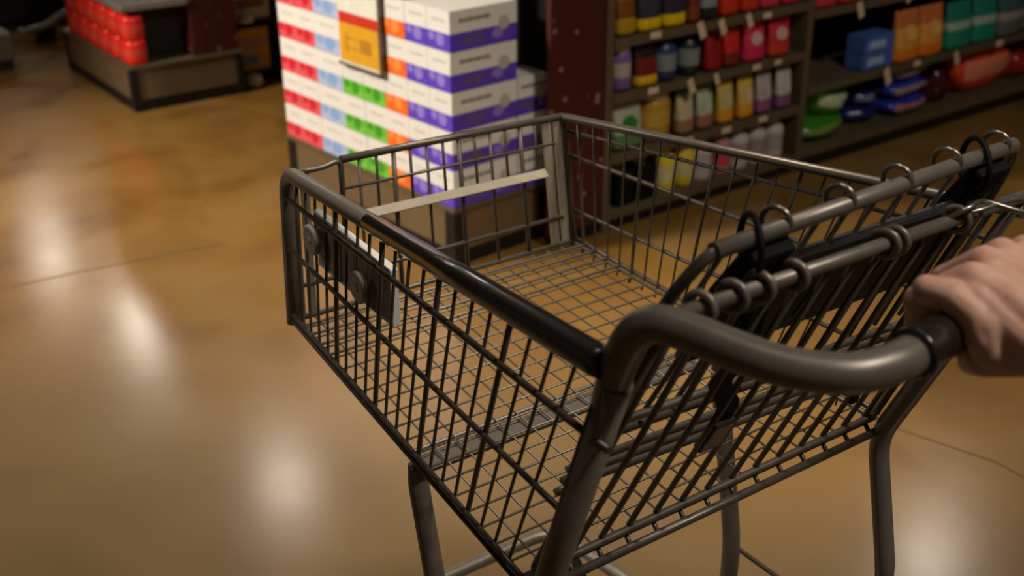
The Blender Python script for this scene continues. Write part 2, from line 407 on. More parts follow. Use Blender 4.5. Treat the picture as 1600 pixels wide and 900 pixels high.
# undercarriage
for sx in (-1, 1):
    q_ = 0 if sx < 0 else -.028
    cp(MB().tube(fillet([(sx*.246, .388, .612), (sx*(.250+q_), .383, .59), (sx*(.245+q_), .32, .30), (sx*(.235+q_), .34, .155)], [.02, .1], 7), .0125, 14), 'leg', STEEL)
    cp(MB().tube([(sx*.235, .33, .31), (sx*.25, .11, .30)], .0035, 8), 'tray_rod', STEELD)
cp(MB().tube(fillet([(-.253, .12, .135), (-.18, .69, .145), (.17, .69, .145), (.250, .09, .135)], .05, 6), .011, 12), 'lower_frame', STEEL)
for x, y in ((-.25, .12), (.25, .09), (-.19, .68), (.19, .68)):
    whl = cp(MB().obox((x, y, .115), V(.018, 0, 0), V(0, .022, 0), V(0, 0, .012)).obox((x-.018, y, .075), V(.0015, 0, 0), V(0, .014, 0), V(0, 0, .04)).obox((x+.018, y, .075), V(.0015, 0, 0), V(0, .014, 0), V(0, 0, .04)), 'caster', STEEL, None, .002)
    cp(MB().tube([(x-.013, y, .05), (x-.011, y, .05), (x+.011, y, .05), (x+.013, y, .05)], [.045, .05, .05, .045], 24), 'wheel', BLACKM, whl)

# ------------------------------------------------------------------ the hand on the grip
SKIN = bpy.data.materials.new('skin'); SKIN.use_nodes = True
nt = SKIN.node_tree; b = nt.nodes['Principled BSDF']
n = nt.nodes.new('ShaderNodeTexNoise'); n.inputs['Scale'].default_value = 38; n.inputs['Detail'].default_value = 5
tc = nt.nodes.new('ShaderNodeTexCoord'); nt.links.new(tc.outputs['Object'], n.inputs['Vector'])
rp = nt.nodes.new('ShaderNodeValToRGB'); rp.color_ramp.elements[0].color = lin((208, 150, 126)); rp.color_ramp.elements[1].color = lin((238, 190, 166))
rp.color_ramp.elements[0].position = .3; rp.color_ramp.elements[1].position = .7
nt.links.new(n.outputs['Fac'], rp.inputs[0]); nt.links.new(rp.outputs[0], b.inputs['Base Color'])
b.inputs['Roughness'].default_value = .55; b.inputs['Subsurface Weight'].default_value = .12; b.inputs['Subsurface Radius'].default_value = (.01, .004, .002); b.inputs['Subsurface Scale'].default_value = .4
bp = nt.nodes.new('ShaderNodeBump'); bp.inputs['Strength'].default_value = .25; bp.inputs['Distance'].default_value = .0015
nt.links.new(n.outputs['Fac'], bp.inputs['Height']); nt.links.new(bp.outputs[0], b.inputs['Normal'])
def capsule_chain(mb, pts, rad, n=14):
    P = [Vector(p) for p in pts]
    for i in range(len(P)):
        r = rad[i]
        prof = [(r*math.sin(PI*k/8), -r*math.cos(PI*k/8)) for k in range(9)]; prof[0] = (r*.02, -r); prof[-1] = (r*.02, r)
        mb.lathe(prof, n, 0, P[i])
    for i in range(len(P)-1): mb.tube([P[i], P[i+1]], [rad[i], rad[i+1]], n)
hand = MB()
WR = V(-.048, -.262, .978)
def barc(x): return V(x, -.1455+.145*x, .979)       # grip centre line
fing = [  # MCP, PIP, DIP, tip offsets from the grip centre, radii
    (-.080, V(0, .000, .036), V(-.017, .029, .012), V(-.012, .029, -.010), V(.004, .010, -.026), (.0132, .0118, .0100, .0084)),
    (-.054, V(.002, .005, .038), V(-.004, .034, .014), V(-.002, .032, -.010), V(.006, .012, -.028), (.0138, .0112, .0096, .0084)),
    (-.028, V(.002, .005, .037), V(-.002, .032, .014), V(-.001, .031, -.010), V(.006, .012, -.027), (.0132, .0104, .0090, .0080)),
    (-.003, V(.004, .000, .033), V(.001, .028, .012), V(.001, .028, -.008), V(.006, .012, -.025), (.0120, .0094, .0084, .0074))]
mcps = []
for x, m_, p_, d_, t_, rr in fing:
    c = barc(x); M = c+m_; mcps.append(M)
    capsule_chain(hand, [M, c+p_, c+d_, c+t_], rr)
wz = [V(-.022, .004, .004), V(-.008, .004, .009), V(.008, .004, .008), V(.022, .006, .002)]
for k, M in enumerate(mcps):
    capsule_chain(hand, [M, lerp(M, WR+wz[k], .5)+V(0, 0, .002), WR+wz[k]], (.0130, .0155, .0185))
    if k < 3: capsule_chain(hand, [lerp(M, mcps[k+1], .5)-V(0, .010, .001), lerp(lerp(M, mcps[k+1], .5), WR, .5)+V(0, 0, .003), WR+V(0, 0, .003)], (.0132, .0158, .019))
# flesh of the palm, first web and the thumb passing under the grip
capsule_chain(hand, [V(-.075, -.180, .998), V(-.060, -.215, .985), WR+V(-.01, .01, -.004)], (.014, .019, .02))
capsule_chain(hand, [V(-.020, -.176, .994), V(-.020, -.21, .985), WR+V(.014, .01, -.004)], (.012, .018, .02))
capsule_chain(hand, [WR+V(-.026, .010, -.006), V(-.080, -.216, .981), V(-.092, -.186, .966), V(-.076, -.166, .950), V(-.048, -.156, .946)], (.019, .0175, .0135, .0105, .0085))
capsule_chain(hand, [V(-.104, -.138, 1.006), V(-.100, -.158, 1.006), V(-.098, -.176, .998), V(-.098, -.186, .984)], (.0110, .0125, .0130, .0135))
capsule_chain(hand, [V(-.086, -.165, 1.008), V(-.094, -.185, .992), V(-.094, -.192, .976)], (.0130, .0150, .0150))
capsule_chain(hand, [V(-.088, -.172, 1.006), V(-.084, -.205, .990), V(-.072, -.235, .982)], (.0130, .0160, .0185))
# forearm off towards the shopper
FE = WR+V(.17, -.19, .01)
capsule_chain(hand, [WR+V(-.012, 0, 0), lerp(WR, FE, .5)+V(-.012, -.008, 0), FE+V(-.012, -.01, 0)], (.020, .026, .035)); capsule_chain(hand, [WR+V(.014, 0, 0), lerp(WR, FE, .5)+V(.012, .008, 0), FE+V(.012, .01, 0)], (.020, .026, .035))
person = tag(empty('person', (.14, -.45, 0)), 'bare right hand of a person closed over the black cart grip', 'person')
ho = hand.build('hand', SKIN)
ho.parent = person; ho.location = -person.location
rm = ho.modifiers.new('remesh', 'REMESH'); rm.mode = 'VOXEL'; rm.voxel_size = .0016; rm.use_smooth_shade = True
sm = ho.modifiers.new('smooth', 'SMOOTH'); sm.factor = .5; sm.iterations = 7
sl = MB(); sl.tube([lerp(WR, FE, .62), lerp(WR, FE, .66), FE, FE+V(.12, -.14, .02)], [.044, .045, .05, .058], 24)
so = sl.build('sleeve', mat('dark_sleeve', (36, 38, 44), .9, 0, .2, 120, .3)); so.parent = person; so.location = -person.location

# ------------------------------------------------------------------ frames of the shop fittings
def frame(ox, oy, deg):
    a = math.radians(deg); M = Matrix.Translation((ox, oy, 0)) @ Matrix.Rotation(a, 4, 'Z')
    return lambda x, y, z=0: M @ V(x, y, z), a
SH, SHa = frame(1.271, 1.913, 2.53)
ST, STa = frame(.745, 1.951, 6.66)
KI, KIa = frame(.463, 3.968, 2.53)

# ------------------------------------------------------------------ base under the tissue boxes
def base_fixture(name, F, ang, L, D, H, label, postw=.05, x0=0, y0=0):
    root = tag(empty(name, F(x0, y0), ang), label, 'display base')
    mb = MB().box((.008, .008, .0), (L-.008, D-.008, .048)); mb.build('kick_plate', KICK, root)
    MB().box((.006, .006, .048), (L-.006, D-.006, H-.012)).build('side_panels', TAN, root)
    for (x, y) in ((0, 0), (L-postw, 0), (0, D-postw), (L-postw, D-postw)):
        MB().box((x, y, .01), (x+postw, y+postw, H-.010)).build('corner_post', KICK, root, .003)
    MB().box((-.002, -.002, H-.014), (L+.002, D+.002, H)).build('top_board', SHELF, root, .002)
    return root
base_fixture('display_stand', ST, STa, .36, .90, .181, 'low tan and black display base under the stacked tissue boxes', .045)

# ------------------------------------------------------------------ tissue boxes
bw = mat('carton_white', (226, 222, 214), .55, 0, .04, 40)
bd = mat('carton_print_grey', (120, 112, 104), .6)
bandm = {'purple': mat('band_purple', (92, 62, 190), .5, 0, .25, 45), 'orange': mat('band_orange', (240, 104, 30), .5, 0, .2, 45),
         'green': mat('band_green', (112, 190, 62), .5, 0, .35, 45), 'blue': mat('band_blue', (170, 184, 214), .5, 0, .25, 45), 'red': mat('band_red', (222, 84, 88), .5, 0, .3, 45)}
spotm = {'purple': mat('print_violet', (140, 120, 205), .5), 'orange': mat('print_deep_orange', (250, 140, 60), .5), 'green': mat('print_deep_green', (60, 150, 30), .5),
         'blue': mat('print_blue', (130, 165, 212), .5), 'red': mat('print_crimson', (200, 26, 46), .5)}
def tissue_mesh(col, W, D, Hh, long_print=True):
    # origin at the front bottom left: short end looks along -x (towards the lane), long side looks along -y
    mb = MB(); b = .0007; hz = Hh*.44
    def slab(z0, z1, mi):
        mb.add([(b, b, z0), (D-b, b, z0), (D-b, W-b, z0), (b, W-b, z0), (b, b, z1), (D-b, b, z1), (D-b, W-b, z1), (b, W-b, z1)],
               [(0, 1, 5, 4), (1, 2, 6, 5), (2, 3, 7, 6), (3, 0, 4, 7)], mi)
    slab(.0008, hz, 1); slab(hz, Hh-.0012, 0)
    mb.add([(b, b, .0008), (D-b, b, .0008), (D-b, W-b, .0008), (b, W-b, .0008)], [(3, 2, 1, 0)], 1)
    mb.add([(b, b, Hh-.0012), (D-b, b, Hh-.0012), (D-b, W-b, Hh-.0012), (b, W-b, Hh-.0012)], [(0, 1, 2, 3)], 0)
    def blob(face, c, z, rx, rz, mi, n=12):
        vs = []
        for k in range(n):
            a = 2*PI*k/n; u_, v_ = c+rx*math.cos(a), z+rz*math.sin(a)
            vs.append((b-.0006, u_, v_) if face == 'x' else (u_, b-.0006, v_))
        mb.add(vs, [tuple(range(n))[::-1] if face == 'x' else tuple(range(n))], mi)
    blob('x', W*.42, hz*.62, W*.19, hz*.40, 2); blob('x', W*.80, hz*.72, W*.14, hz*.24, 2)
    for k in range(7): blob('x', W*.22+W*.085*k, Hh*.74, W*.030, Hh*.035, 4, 6)
    if long_print:
        for k in range(11):
            blob('y', D*.16+k*.0098, Hh*.73, .0044, .0058 if k % 3 else .0078, 3, 8)
        blob('y', D*.80, Hh*.50, .020, .020, 4); blob('y', D*.70, hz*.6, .02, hz*.3, 2); blob('y', D*.34, hz*.55, .045, hz*.3, 5)
    return mb.mesh('tissue_box', [bw, bandm[col], spotm[col], bd, mat('print_pale', (184, 178, 164), .6), mat('print_dusty_violet', (98, 74, 140), .6)])
cols = [('purple', .1), ('purple', .1), ('orange', .11), ('green', .11), ('green', .11), ('blue', .145), ('red', .11), ('red', .11)]
rown = ['bottom row', 'second row up', 'third row up', 'fourth row up', 'fifth row up', 'sixth row up']
coln = ['corner column', 'column just left of the corner', 'the orange column', 'right green column', 'left green column', 'the blue column', 'right red column', 'leftmost red column']
y = 0
for ci, (c, wd) in enumerate(cols):
    me = tissue_mesh(c, wd, .234, .11)
    for rI in range(5 if ci < 2 else 7):
        o = bpy.data.objects.new('tissue_box', me); COL.objects.link(o)
        o.location = ST(random.uniform(0, .003), y, .182+rI*.1105); o.rotation_euler = (0, 0, STa)
        rr = rown[rI] if rI < 6 else 'top row out of frame'
        tag(o, 'white and %s tissue box, %s, %s' % (c, rr, coln[ci]), 'tissue box', 'banded tissue cartons stacked on the display base')
    y += wd
me = tissue_mesh('purple', .1, .108, .11, True)
me2 = tissue_mesh('purple', .234, .108, .11, True)
for rI in range(3):
    o = bpy.data.objects.new('tissue_box', me); COL.objects.link(o); o.location = ST(.238, .0, .182+rI*.1105); o.rotation_euler = (0, 0, STa)
    tag(o, 'white and purple tissue carton, %s of the low column beside the dark red post' % ('bottom', 'middle', 'top')[rI], 'tissue box', 'banded tissue cartons stacked on the display base')
# price sign hung on the stack
sg = tag(empty('price_sign', ST(-.012, .302), STa), 'tall yellow and white price sign with a red band hung on the tissue boxes', 'sign')
MB().box((-.002, 0, .508), (.001, .212, .90)).build('sign_card', mat('sign_white', (222, 220, 204), .5), sg)
MB().box((-.0032, .006, .515), (-.0021, .206, .628)).build('price_panel', mat('sign_yellow', (214, 158, 30), .5, 0, .1), sg)['label'] = 'yellow price panel'
MB().box((-.0032, .006, .628), (-.0021, .206, .660)).build('red_band', mat('sign_red', (196, 50, 28), .5), sg)['label'] = 'red band'
mb = MB()
mb.box((-.0042, .045, .553), (-.0034, .10, .592)); mb.box((-.0042, .11, .556), (-.0034, .165, .560)); mb.box((-.0042, .11, .585), (-.0034, .165, .589)); mb.box((-.0042, .165, .545), (-.0034, .172, .60))
mb.build('faded_print', mat('sign_ochre', (176, 122, 22), .6), sg)
MB().box((-.006, -.005, .500), (.003, .001, .90)).box((-.006, -.005, .500), (.003, .216, .508)).build('sign_frame', mat('sign_frame_grey', (110, 98, 84), .4, .3), sg)

# ------------------------------------------------------------------ dark red post with pale flecks at the end of the shelves
RED = bpy.data.materials.new('dark_red_flecked'); RED.use_nodes = True
nt = RED.node_tree; b = nt.nodes['Principled BSDF']; tc = nt.nodes.new('ShaderNodeTexCoord')
vo = nt.nodes.new('ShaderNodeTexVoronoi'); vo.inputs['Scale'].default_value = 19; nt.links.new(tc.outputs['Object'], vo.inputs['Vector'])
cr = nt.nodes.new('ShaderNodeValToRGB'); cr.color_ramp.elements[0].position = .10; cr.color_ramp.elements[0].color = lin((150, 110, 100)); cr.color_ramp.elements[1].position = .20; cr.color_ramp.elements[1].color = lin((66, 17, 12))
nt.links.new(vo.outputs['Distance'], cr.inputs[0]); nt.links.new(cr.outputs[0], b.inputs['Base Color']); b.inputs['Roughness'].default_value = .5
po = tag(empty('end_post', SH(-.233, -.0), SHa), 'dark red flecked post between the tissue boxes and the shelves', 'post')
MB().box((0, .0, .04), (.20, .02, 2.5)).build('clad_panel', RED, po, .002)
MB().box((.085, .0205, .04), (.197, .25, 2.5)).build('shade_black_core', KICK, po)  # painted black so the side of the post stays dark
MB().box((.085, .01, 0), (.19, .24, .04)).build('kick_plate', KICK, po)
bk = tag(empty('void_panel', ST(.16, .97), STa), 'added black panel for the dark void behind the stacked tissue boxes', 'backdrop')  # added black sheet stands in for the dark gap behind the stack
MB().box((0, 0, .08), (.98, .05, 2.3)).build('panel', KICK, bk); MB().box((0, .01, 0), (.98, .05, .08)).build('kick_plate', KICK, bk)

# ------------------------------------------------------------------ shelving
def shelving(x0, x1, heights, label, tags, lip=.028, D=.40, top=2.2, deck=.065):
    r = tag(empty('shelf_unit', SH(x0, 0), SHa), label, 'shelving'); L = x1-x0
    MB().box((0, .012, 0), (L, D, deck-.03)).build('kick_plate', KICK, r)
    MB().box((0, 0, deck-.03), (L, D, deck)).build('bottom_deck', SHELF, r, .002)
    MB().box((0, D, 0), (L, D+.03, top)).build('back_panel', DARK, r)
    MB().box((-.028, 0, 0), (0, D+.03, top)).build('side_panel', SHELF, r, .003)
    for h in heights:
        s_ = MB().box((0, .006, h-.02), (L, D, h-.004)).box((0, -.004, h-lip), (L, .006, h)).build('shelf', SHELF, r, .001)
    for (x, z, tilt, sc) in tags:
        mb = MB(); t2 = .42 if tilt else PI/2; c, s2 = math.cos(t2), math.sin(t2)
        mb.obox((x-x0, -.010, z), V(.010*sc*c, 0, .010*sc*s2), V(0, .0008, 0), V(.021*sc*s2, 0, -.021*sc*c))
        mb.build('price_tag', mat('tag_cream', (206, 186, 156), .6), r)
    return r
shelving(0, .84, [.245, .43, .595], 'near shelf unit of pouches and jars beside the dark red post',
         [(.15, .588, 0, 1), (.34, .575, -1.1, 1.3), (.43, .572, -1.0, 1.2), (.55, .575, -1, 1.1), (.63, .58, 0, .9), (.15, .42, 0, 1), (.31, .405, -1.3, 1.2), (.42, .41, -.9, .9), (.60, .418, 0, .9), (.70, .418, 0, .8),
          (.31, .232, 0, 1), (.48, .232, 0, 1), (.65, .236, 0, 1)])
shelving(.875, 3.6, [.30, .56], 'far shelf unit with bagged goods and an empty black bay', [(1.10, .535, -.3, 1.4), (1.30, .27, -1.0, 1.6), (1.47, .29, 0, 1), (1.36, .545, -.9, 1), (1.72, .27, -.9, 1.3), (2.0, .285, 0, 1.2)], deck=.075)

def ringp(w, d, z, p=3.2, n=20, dx=0, dy=0, wob=0, ph=0):
    out = []
    for k in range(n):
        a = 2*PI*k/n; c, s_ = math.cos(a), math.sin(a)
        q = 1+wob*math.sin(3*a+ph)
        out.append(V(dx+w/2*math.copysign(abs(c)**(2/p), c)*q, dy+d/2*math.copysign(abs(s_)**(2/p), s_)*q, z))
    return out
def pouch(w, d, h, mats_z, n=12):
    mb = MB(); rings = []; mis = []
    for k in range(n+1):
        t = k/n; dd = d*(1-.0*t)*(max(.08, 1-(t**2.2))) if t > 0 else d*.9
        rings.append(ringp(w*(1-.05*math.sin(PI*t))*(.96 if t == 0 else 1), max(dd, .004), h*t, wob=.012, ph=t*5))
    for k in range(n):
        t = (k+.5)/n; mis.append(next(i for i, zz in enumerate(mats_z) if t <= zz))
    return mb.sheet(rings, mis)
def jar(r, h, lid):
    return MB().lathe([(r*.92, 0), (r, .006), (r, h*.3), (r, h*.62), (r*.96, h*.8), (r*.8, h*.86)], 20, [0, 0, 1, 0, 0])
def carton(w, d, h, mi=None):
    mb = MB(); mb.box((-w/2, 0, 0), (w/2, d, h)); return mb
CM = {}
def cm(c, gloss=.4): 
    k = 'pack_%d_%d_%d' % c
    return mat(k, c, gloss, 0, .18, 35, .15)
def place(o, s, yy, z, label, cat, group, rz=0):
    o.location = SH(s, yy, z+.0006); o.rotation_euler = (0, 0, SHa+rz); tag(o, label, cat, group); return o
def mk_pouch(s, z, w, h, colors, zz, label, group, d=.05, rz=0, emblem=None):
    o = pouch(w, d, h, zz).build('pouch', [cm(c) for c in colors]); place(o, s, .035, z, label, 'pouch', group, rz)
    if emblem:
        mb = MB(); pts = [V(w*.27*math.cos(2*PI*k/14), 0, h*.55+h*.16*math.sin(2*PI*k/14)) for k in range(14)]
        f_ = lambda p: V(p.x, -d/2*(1-(p.z/h)**2.2)-.0015, p.z); mb.add([f_(p) for p in pts], [tuple(range(14))])
        mb.build('front_print', cm(emblem), o)
    return o
def mk_jar(s, z, r, h, body, labelc, lidc, label, group, cat='jar'):
    o = jar(r, h, 0).build('jar', [cm(body), cm(labelc)]); place(o, s, r+.012, z, label, cat, group)
    MB().lathe([(r*.84, h*.845), (r*.88, h*.86), (r*.88, h*.97), (r*.8, h)], 20).build('lid', cm(lidc), o); return o
def mk_bottle(s, z, r, h, body, labelc, capc, label, group):
    o = MB().lathe([(r*.9, 0), (r, .005), (r, h*.2), (r, h*.55), (r*.95, h*.66), (r*.45, h*.8), (r*.38, h*.86)], 16, [0, 0, 1, 0, 0, 0]).build('bottle', [cm(body), cm(labelc)])
    place(o, s, r+.012, z, label, 'bottle', group)
    MB().lathe([(r*.42, h*.85), (r*.44, h*.87), (r*.42, h), (r*.3, h)], 14).build('cap', cm(capc), o); return o
# shelf C (lower middle): row of pouches
Z3, Z2, Z1, Z0 = .245, .43, .595, .065
gC = 'pouches and tubs on the second shelf up'
mk_pouch(.085, Z3, .115, .145, [(84, 128, 74), (168, 178, 150), (150, 150, 128)], [.35, .8, 1], 'wide pale green pouch at the left end of the lower middle shelf', gC, emblem=(50, 120, 50))
mk_jar(.222, Z3, .062, .15, (176, 132, 40), (190, 150, 60), (184, 176, 156), 'wide amber tub with a pale lid on the lower middle shelf', gC, 'tub')
for s, cs, lb, em in [(.325, [(150, 110, 84), (190, 172, 140), (90, 130, 80)], 'slim beige pouch with a green top beside the amber tub', None), (.412, [(150, 104, 84), (168, 184, 150), (130, 150, 120)], 'slim pale green pouch third from the right of the amber tub', (176, 190, 160)),
                  (.505, [(214, 148, 40), (196, 170, 90), (206, 178, 50)], 'yellow and orange pouch left of its twin on the lower middle shelf', (196, 180, 140)), (.598, [(222, 150, 36), (206, 172, 90), (214, 180, 50)], 'yellow and orange pouch right of its twin on the lower middle shelf', (206, 184, 140)),
                  (.686, [(140, 84, 120), (176, 164, 160), (164, 160, 156)], 'pale pouch with a purple foot, left one of two', (180, 172, 170)), (.783, [(128, 80, 120), (186, 184, 180), (176, 176, 176)], 'pale pouch with a purple foot, last on the lower middle shelf', (190, 188, 186))]:
    mk_pouch(s, Z3, .070, .138, cs, [.34, .8, 1], lb, gC, emblem=em)
# shelf B (upper middle)
gB = 'packs on the third shelf up'
mk_jar(.062, Z2, .036, .135, (116, 92, 150), (170, 160, 156), (176, 168, 156), 'pale tub with a purple foot at the left end of the upper middle shelf', gB, 'tub')
mk_pouch(.152, Z2, .088, .125, [(226, 180, 20), (110, 30, 22), (40, 26, 22)], [.28, .7, 1], 'yellow footed dark red pouch on the upper middle shelf', gB)
for s, lb, b_ in [(.245, 'dark blue bottle with a pale left side on the upper middle shelf', (40, 56, 92)), (.345, 'black and pale grey bottle beside the dark blue one', (30, 40, 44))]:
    mk_bottle(s, Z2, .040, .150, b_, (120, 128, 134), (24, 22, 24), lb, gB)
for s, cs, lb in [(.435, [(150, 22, 22), (140, 24, 22), (120, 20, 20)], 'dark red pouch left of the tall red one'), (.515, [(120, 36, 26), (196, 40, 34), (160, 34, 28)], 'bright red pouch with a brown foot')]:
    mk_pouch(s, Z2, .072, .135, cs, [.3, .75, 1], lb, gB)
for s, cs, lb in [(.620, [(206, 40, 84), (204, 44, 76), (190, 30, 50)], 'pink and crimson pouch with a pale emblem'), (.738, [(196, 60, 40), (196, 44, 60), (180, 28, 44)], 'crimson pouch with a pale emblem at the end of its shelf')]:
    mk_pouch(s, Z2, .100, .132, cs, [.3, .75, 1], lb, gB, emblem=(206, 170, 160))
# shelf A (top in view)
gA = 'packs on the fourth shelf up'
for k, (s, w_, cs, zz, lb) in enumerate([
    (.062, .075, [(180, 140, 24), (120, 70, 20), (140, 90, 30)], [.3, .7, 1], 'ochre pouch at the left end of the highest shelf in view'),
    (.155, .095, [(228, 190, 20), (50, 48, 64), (220, 180, 20)], [.28, .7, 1], 'yellow pouch with a dark label, left of two'),
    (.255, .095, [(228, 190, 20), (48, 40, 58), (220, 180, 20)], [.28, .7, 1], 'yellow pouch with a dark label, right of two'),
    (.335, .05, [(130, 60, 30), (110, 40, 24), (120, 50, 30)], [.3, .7, 1], 'narrow brown pouch on the highest shelf in view'),
    (.400, .07, [(30, 34, 40), (130, 138, 144), (30, 32, 38)], [.25, .7, 1], 'black and silver pouch on the highest shelf in view'),
    (.490, .08, [(200, 50, 24), (210, 70, 30), (190, 50, 24)], [.3, .7, 1], 'orange red pouch beside the black and silver one'),
    (.580, .08, [(200, 52, 26), (180, 60, 40), (190, 50, 24)], [.3, .7, 1], 'second orange red pouch on the highest shelf in view'),
    (.675, .09, [(206, 50, 70), (200, 60, 80), (190, 40, 60)], [.3, .7, 1], 'rose red pouch, left of two on the highest shelf in view'),
    (.778, .09, [(206, 46, 66), (200, 56, 76), (190, 40, 60)], [.3, .7, 1], 'rose red pouch, right of two on the highest shelf in view')]):
    mk_pouch(s, Z1, w_, .15, cs, zz, lb, gA)
# deck D
gD = 'bottles and bins on the bottom deck'
for s, lb in ((.075, 'black open bin at the left of the bottom deck'), (.165, 'black open bin right of its twin on the bottom deck')):
    o = MB().box((-.038, 0, 0), (.038, .12, .006)).box((-.038, 0, 0), (.038, .003, .115)).box((-.038, .117, 0), (.038, .12, .115)).box((-.038, 0, 0), (-.035, .12, .115)).box((.035, 0, 0), (.038, .12, .115)).build('bin', BLACKM)
    place(o, s, .012, Z0, lb, 'bin', 'black bins on the bottom deck')
    for dz, cc in ((0, (220, 184, 30)),):
        p_ = pouch(.06, .05, .155, [.5, 1]).build('pouch', [cm(cc), cm((210, 170, 20))]); place(p_, s, .06, Z0+.007, 'yellow pouch standing in the %s black bin' % ('left' if s < .1 else 'right'), 'pouch', 'yellow pouches in the black bins')
for s, b_, l_, c_, lb in [(.265, (220, 196, 40), (206, 196, 130), (210, 190, 60), 'large yellow bottle on the bottom deck'), (.348, (214, 184, 50), (200, 184, 120), (206, 180, 90), 'smaller yellow bottle right of the large one'),
                          (.428, (190, 180, 168), (170, 160, 160), (190, 184, 170), 'pale bottle beside the smaller yellow one'), (.515, (180, 120, 120), (196, 60, 74), (200, 190, 184), 'pale bottle with a crimson label'),
                          (.600, (190, 180, 172), (160, 140, 140), (200, 194, 186), 'pale bottle right of the crimson labelled one'), (.685, (186, 176, 168), (150, 130, 136), (196, 190, 182), 'pale bottle second from the green bags'), (.772, (190, 180, 172), (160, 150, 146), (200, 194, 186), 'pale bottle next to the green bags')]:
    mk_bottle(s, Z0, .039, .165, b_, l_, c_, lb, gD)
# unit 2
def pillow(w, d, h, seed=0, n=10, m=22, tilt=0):
    rnd = random.Random(seed); ph = [rnd.uniform(0, 6) for _ in range(6)]; rings = []
    for i in range(n+1):
        t = i/n; z = h*t; k = math.sin(PI*min(max(t, .05), .95))**.22
        rg = []
        for j in range(m):
            a = 2*PI*j/m; c, s_ = math.cos(a), math.sin(a)
            q = k*(1+.05*math.sin(4*a+ph[0]+t*3)+.035*math.sin(7*a+ph[1]+t*6))
            rg.append(V(w/2*math.copysign(abs(c)**.72, c)*q, d/2*math.copysign(abs(s_)**.72, s_)*q, z+tilt*c*w*.5+h*.05*math.sin(3*a+ph[2])*math.sin(PI*t)))
        rings.append(rg)
    mb = MB().sheet(rings, [0]*n)
    for i in range(n):
        for j in range(m):
            a = (j+.5)/m*2*PI-1.5*PI
            if abs(a) < .62 and .28 < (i+.5)/n < .74: mb.mi[i*m+j] = 1
    return mb
def mk_bag(s, yy, z, w, d, h, c, lab, lcol, label, group, seed, tilt=0, rz=0):
    o = pillow(w, d, h, seed, tilt=tilt).build('bag', [cm(c, .28), cm(lcol, .28) if lab else cm(c, .28)]); return place(o, s, yy, z, label, 'bag', group, rz)
g = 'green bags on the bottom deck of the far unit'
mk_bag(1.03, .13, .078, .30, .22, .075, (56, 122, 32), True, (110, 140, 60), 'green bag at the bottom of the green pile', g, 1)
mk_bag(.905, .14, .154, .10, .20, .08, (60, 120, 34), False, None, 'small green bag at the left of the green pile', g, 2)
mk_bag(1.075, .13, .154, .21, .21, .115, (92, 160, 46), True, (196, 206, 160), 'lighter green bag with a pale print on top of the pile', g, 3, -.10)
g = 'blue bags on the bottom deck of the far unit'
for k in range(3):
    mk_bag(1.53-.01*k, .12, .078+k*.067, .25, .20, .066, (44, 54, 156), True, (150, 130, 130) if k else (170, 110, 110), 'blue bag with a pale print, %s of the right blue pile' % ('bottom', 'middle', 'top')[k], g, 10+k)
for k in range(2):
    mk_bag(1.305, .16, .078+k*.067, .17, .22, .066, (24, 30, 92), k == 1, (110, 120, 150), 'dark blue bag, %s of the pile left of the bright blue one' % ('bottom', 'top')[k], g, 20+k)
g = 'red bags on the bottom deck of the far unit'
mk_bag(1.745, .14, .078, .14, .22, .15, (70, 16, 18), False, None, 'dark maroon bag left of the bright orange red one', g, 31)
mk_bag(2.03, .15, .078, .40, .25, .195, (226, 70, 34), True, (232, 130, 96), 'large bright orange red bag in the middle of the red bags', g, 33, -.05)
mk_bag(2.31, .16, .078, .14, .24, .12, (150, 36, 20), False, None, 'smaller red bag right of the large bright one', g, 32)
mk_bag(2.56, .2, .078, .28, .26, .16, (84, 96, 60), False, None, 'olive green bag beyond the red pile', 'olive bag', 34)
g = 'packs on the shelf of the far unit'
for k in range(2):
    o = carton(.165, .08, .058).box((-.06, -.001, .012), (.03, 0, .040), 1).build('carton', [cm((74, 104, 176)), cm((160, 180, 214))], None, .004); place(o, 1.275, .02, .30+k*.060, 'flat blue carton, %s of the pair at the end of the empty bay' % ('lower', 'upper')[k], 'carton', g)
for k, s in enumerate((1.435, 1.580)):
    mk_pouch(s, .30, .14, .185, [(224, 120, 24), (222, 150, 60), (196, 110, 60)], [.28, .7, 1], 'orange pouch with a yellow middle, %s of two' % ('left', 'right')[k], g, .07, emblem=(232, 176, 90))
for k, s in enumerate((1.755, 1.925)):
    mk_pouch(s, .30, .155, .175, [(24, 130, 104), (160, 176, 166), (30, 120, 100)], [.42, .62, 1], 'teal pouch with a pale stripe, %s of two' % ('left', 'right')[k], g, .07)
for k, s in enumerate((2.10, 2.28)):
    mk_pouch(s, .30, .16, .185, [(90, 96, 92), (150, 140, 132), (60, 90, 84)], [.3, .5, 1], 'grey green pouch beyond the teal ones, %s of two' % ('left', 'right')[k], g, .07)
for k, (s, c, nm) in enumerate([(.95, (200, 50, 66), 'left rose red'), (1.07, (196, 40, 50), 'middle crimson'), (1.19, (190, 36, 44), 'right crimson'), (1.31, (170, 120, 40), 'ochre'), (1.44, (110, 80, 60), 'brown'), (1.58, (90, 60, 50), 'dark brown'), (1.75, (40, 100, 84), 'dark teal')]):
    mk_pouch(s, .56, .11, .16, [c, tuple(min(255, int(x*1.1)) for x in c), c], [.3, .7, 1], '%s pouch on the top shelf of the far unit' % nm, 'pouches on the top shelf of the far unit', .06)

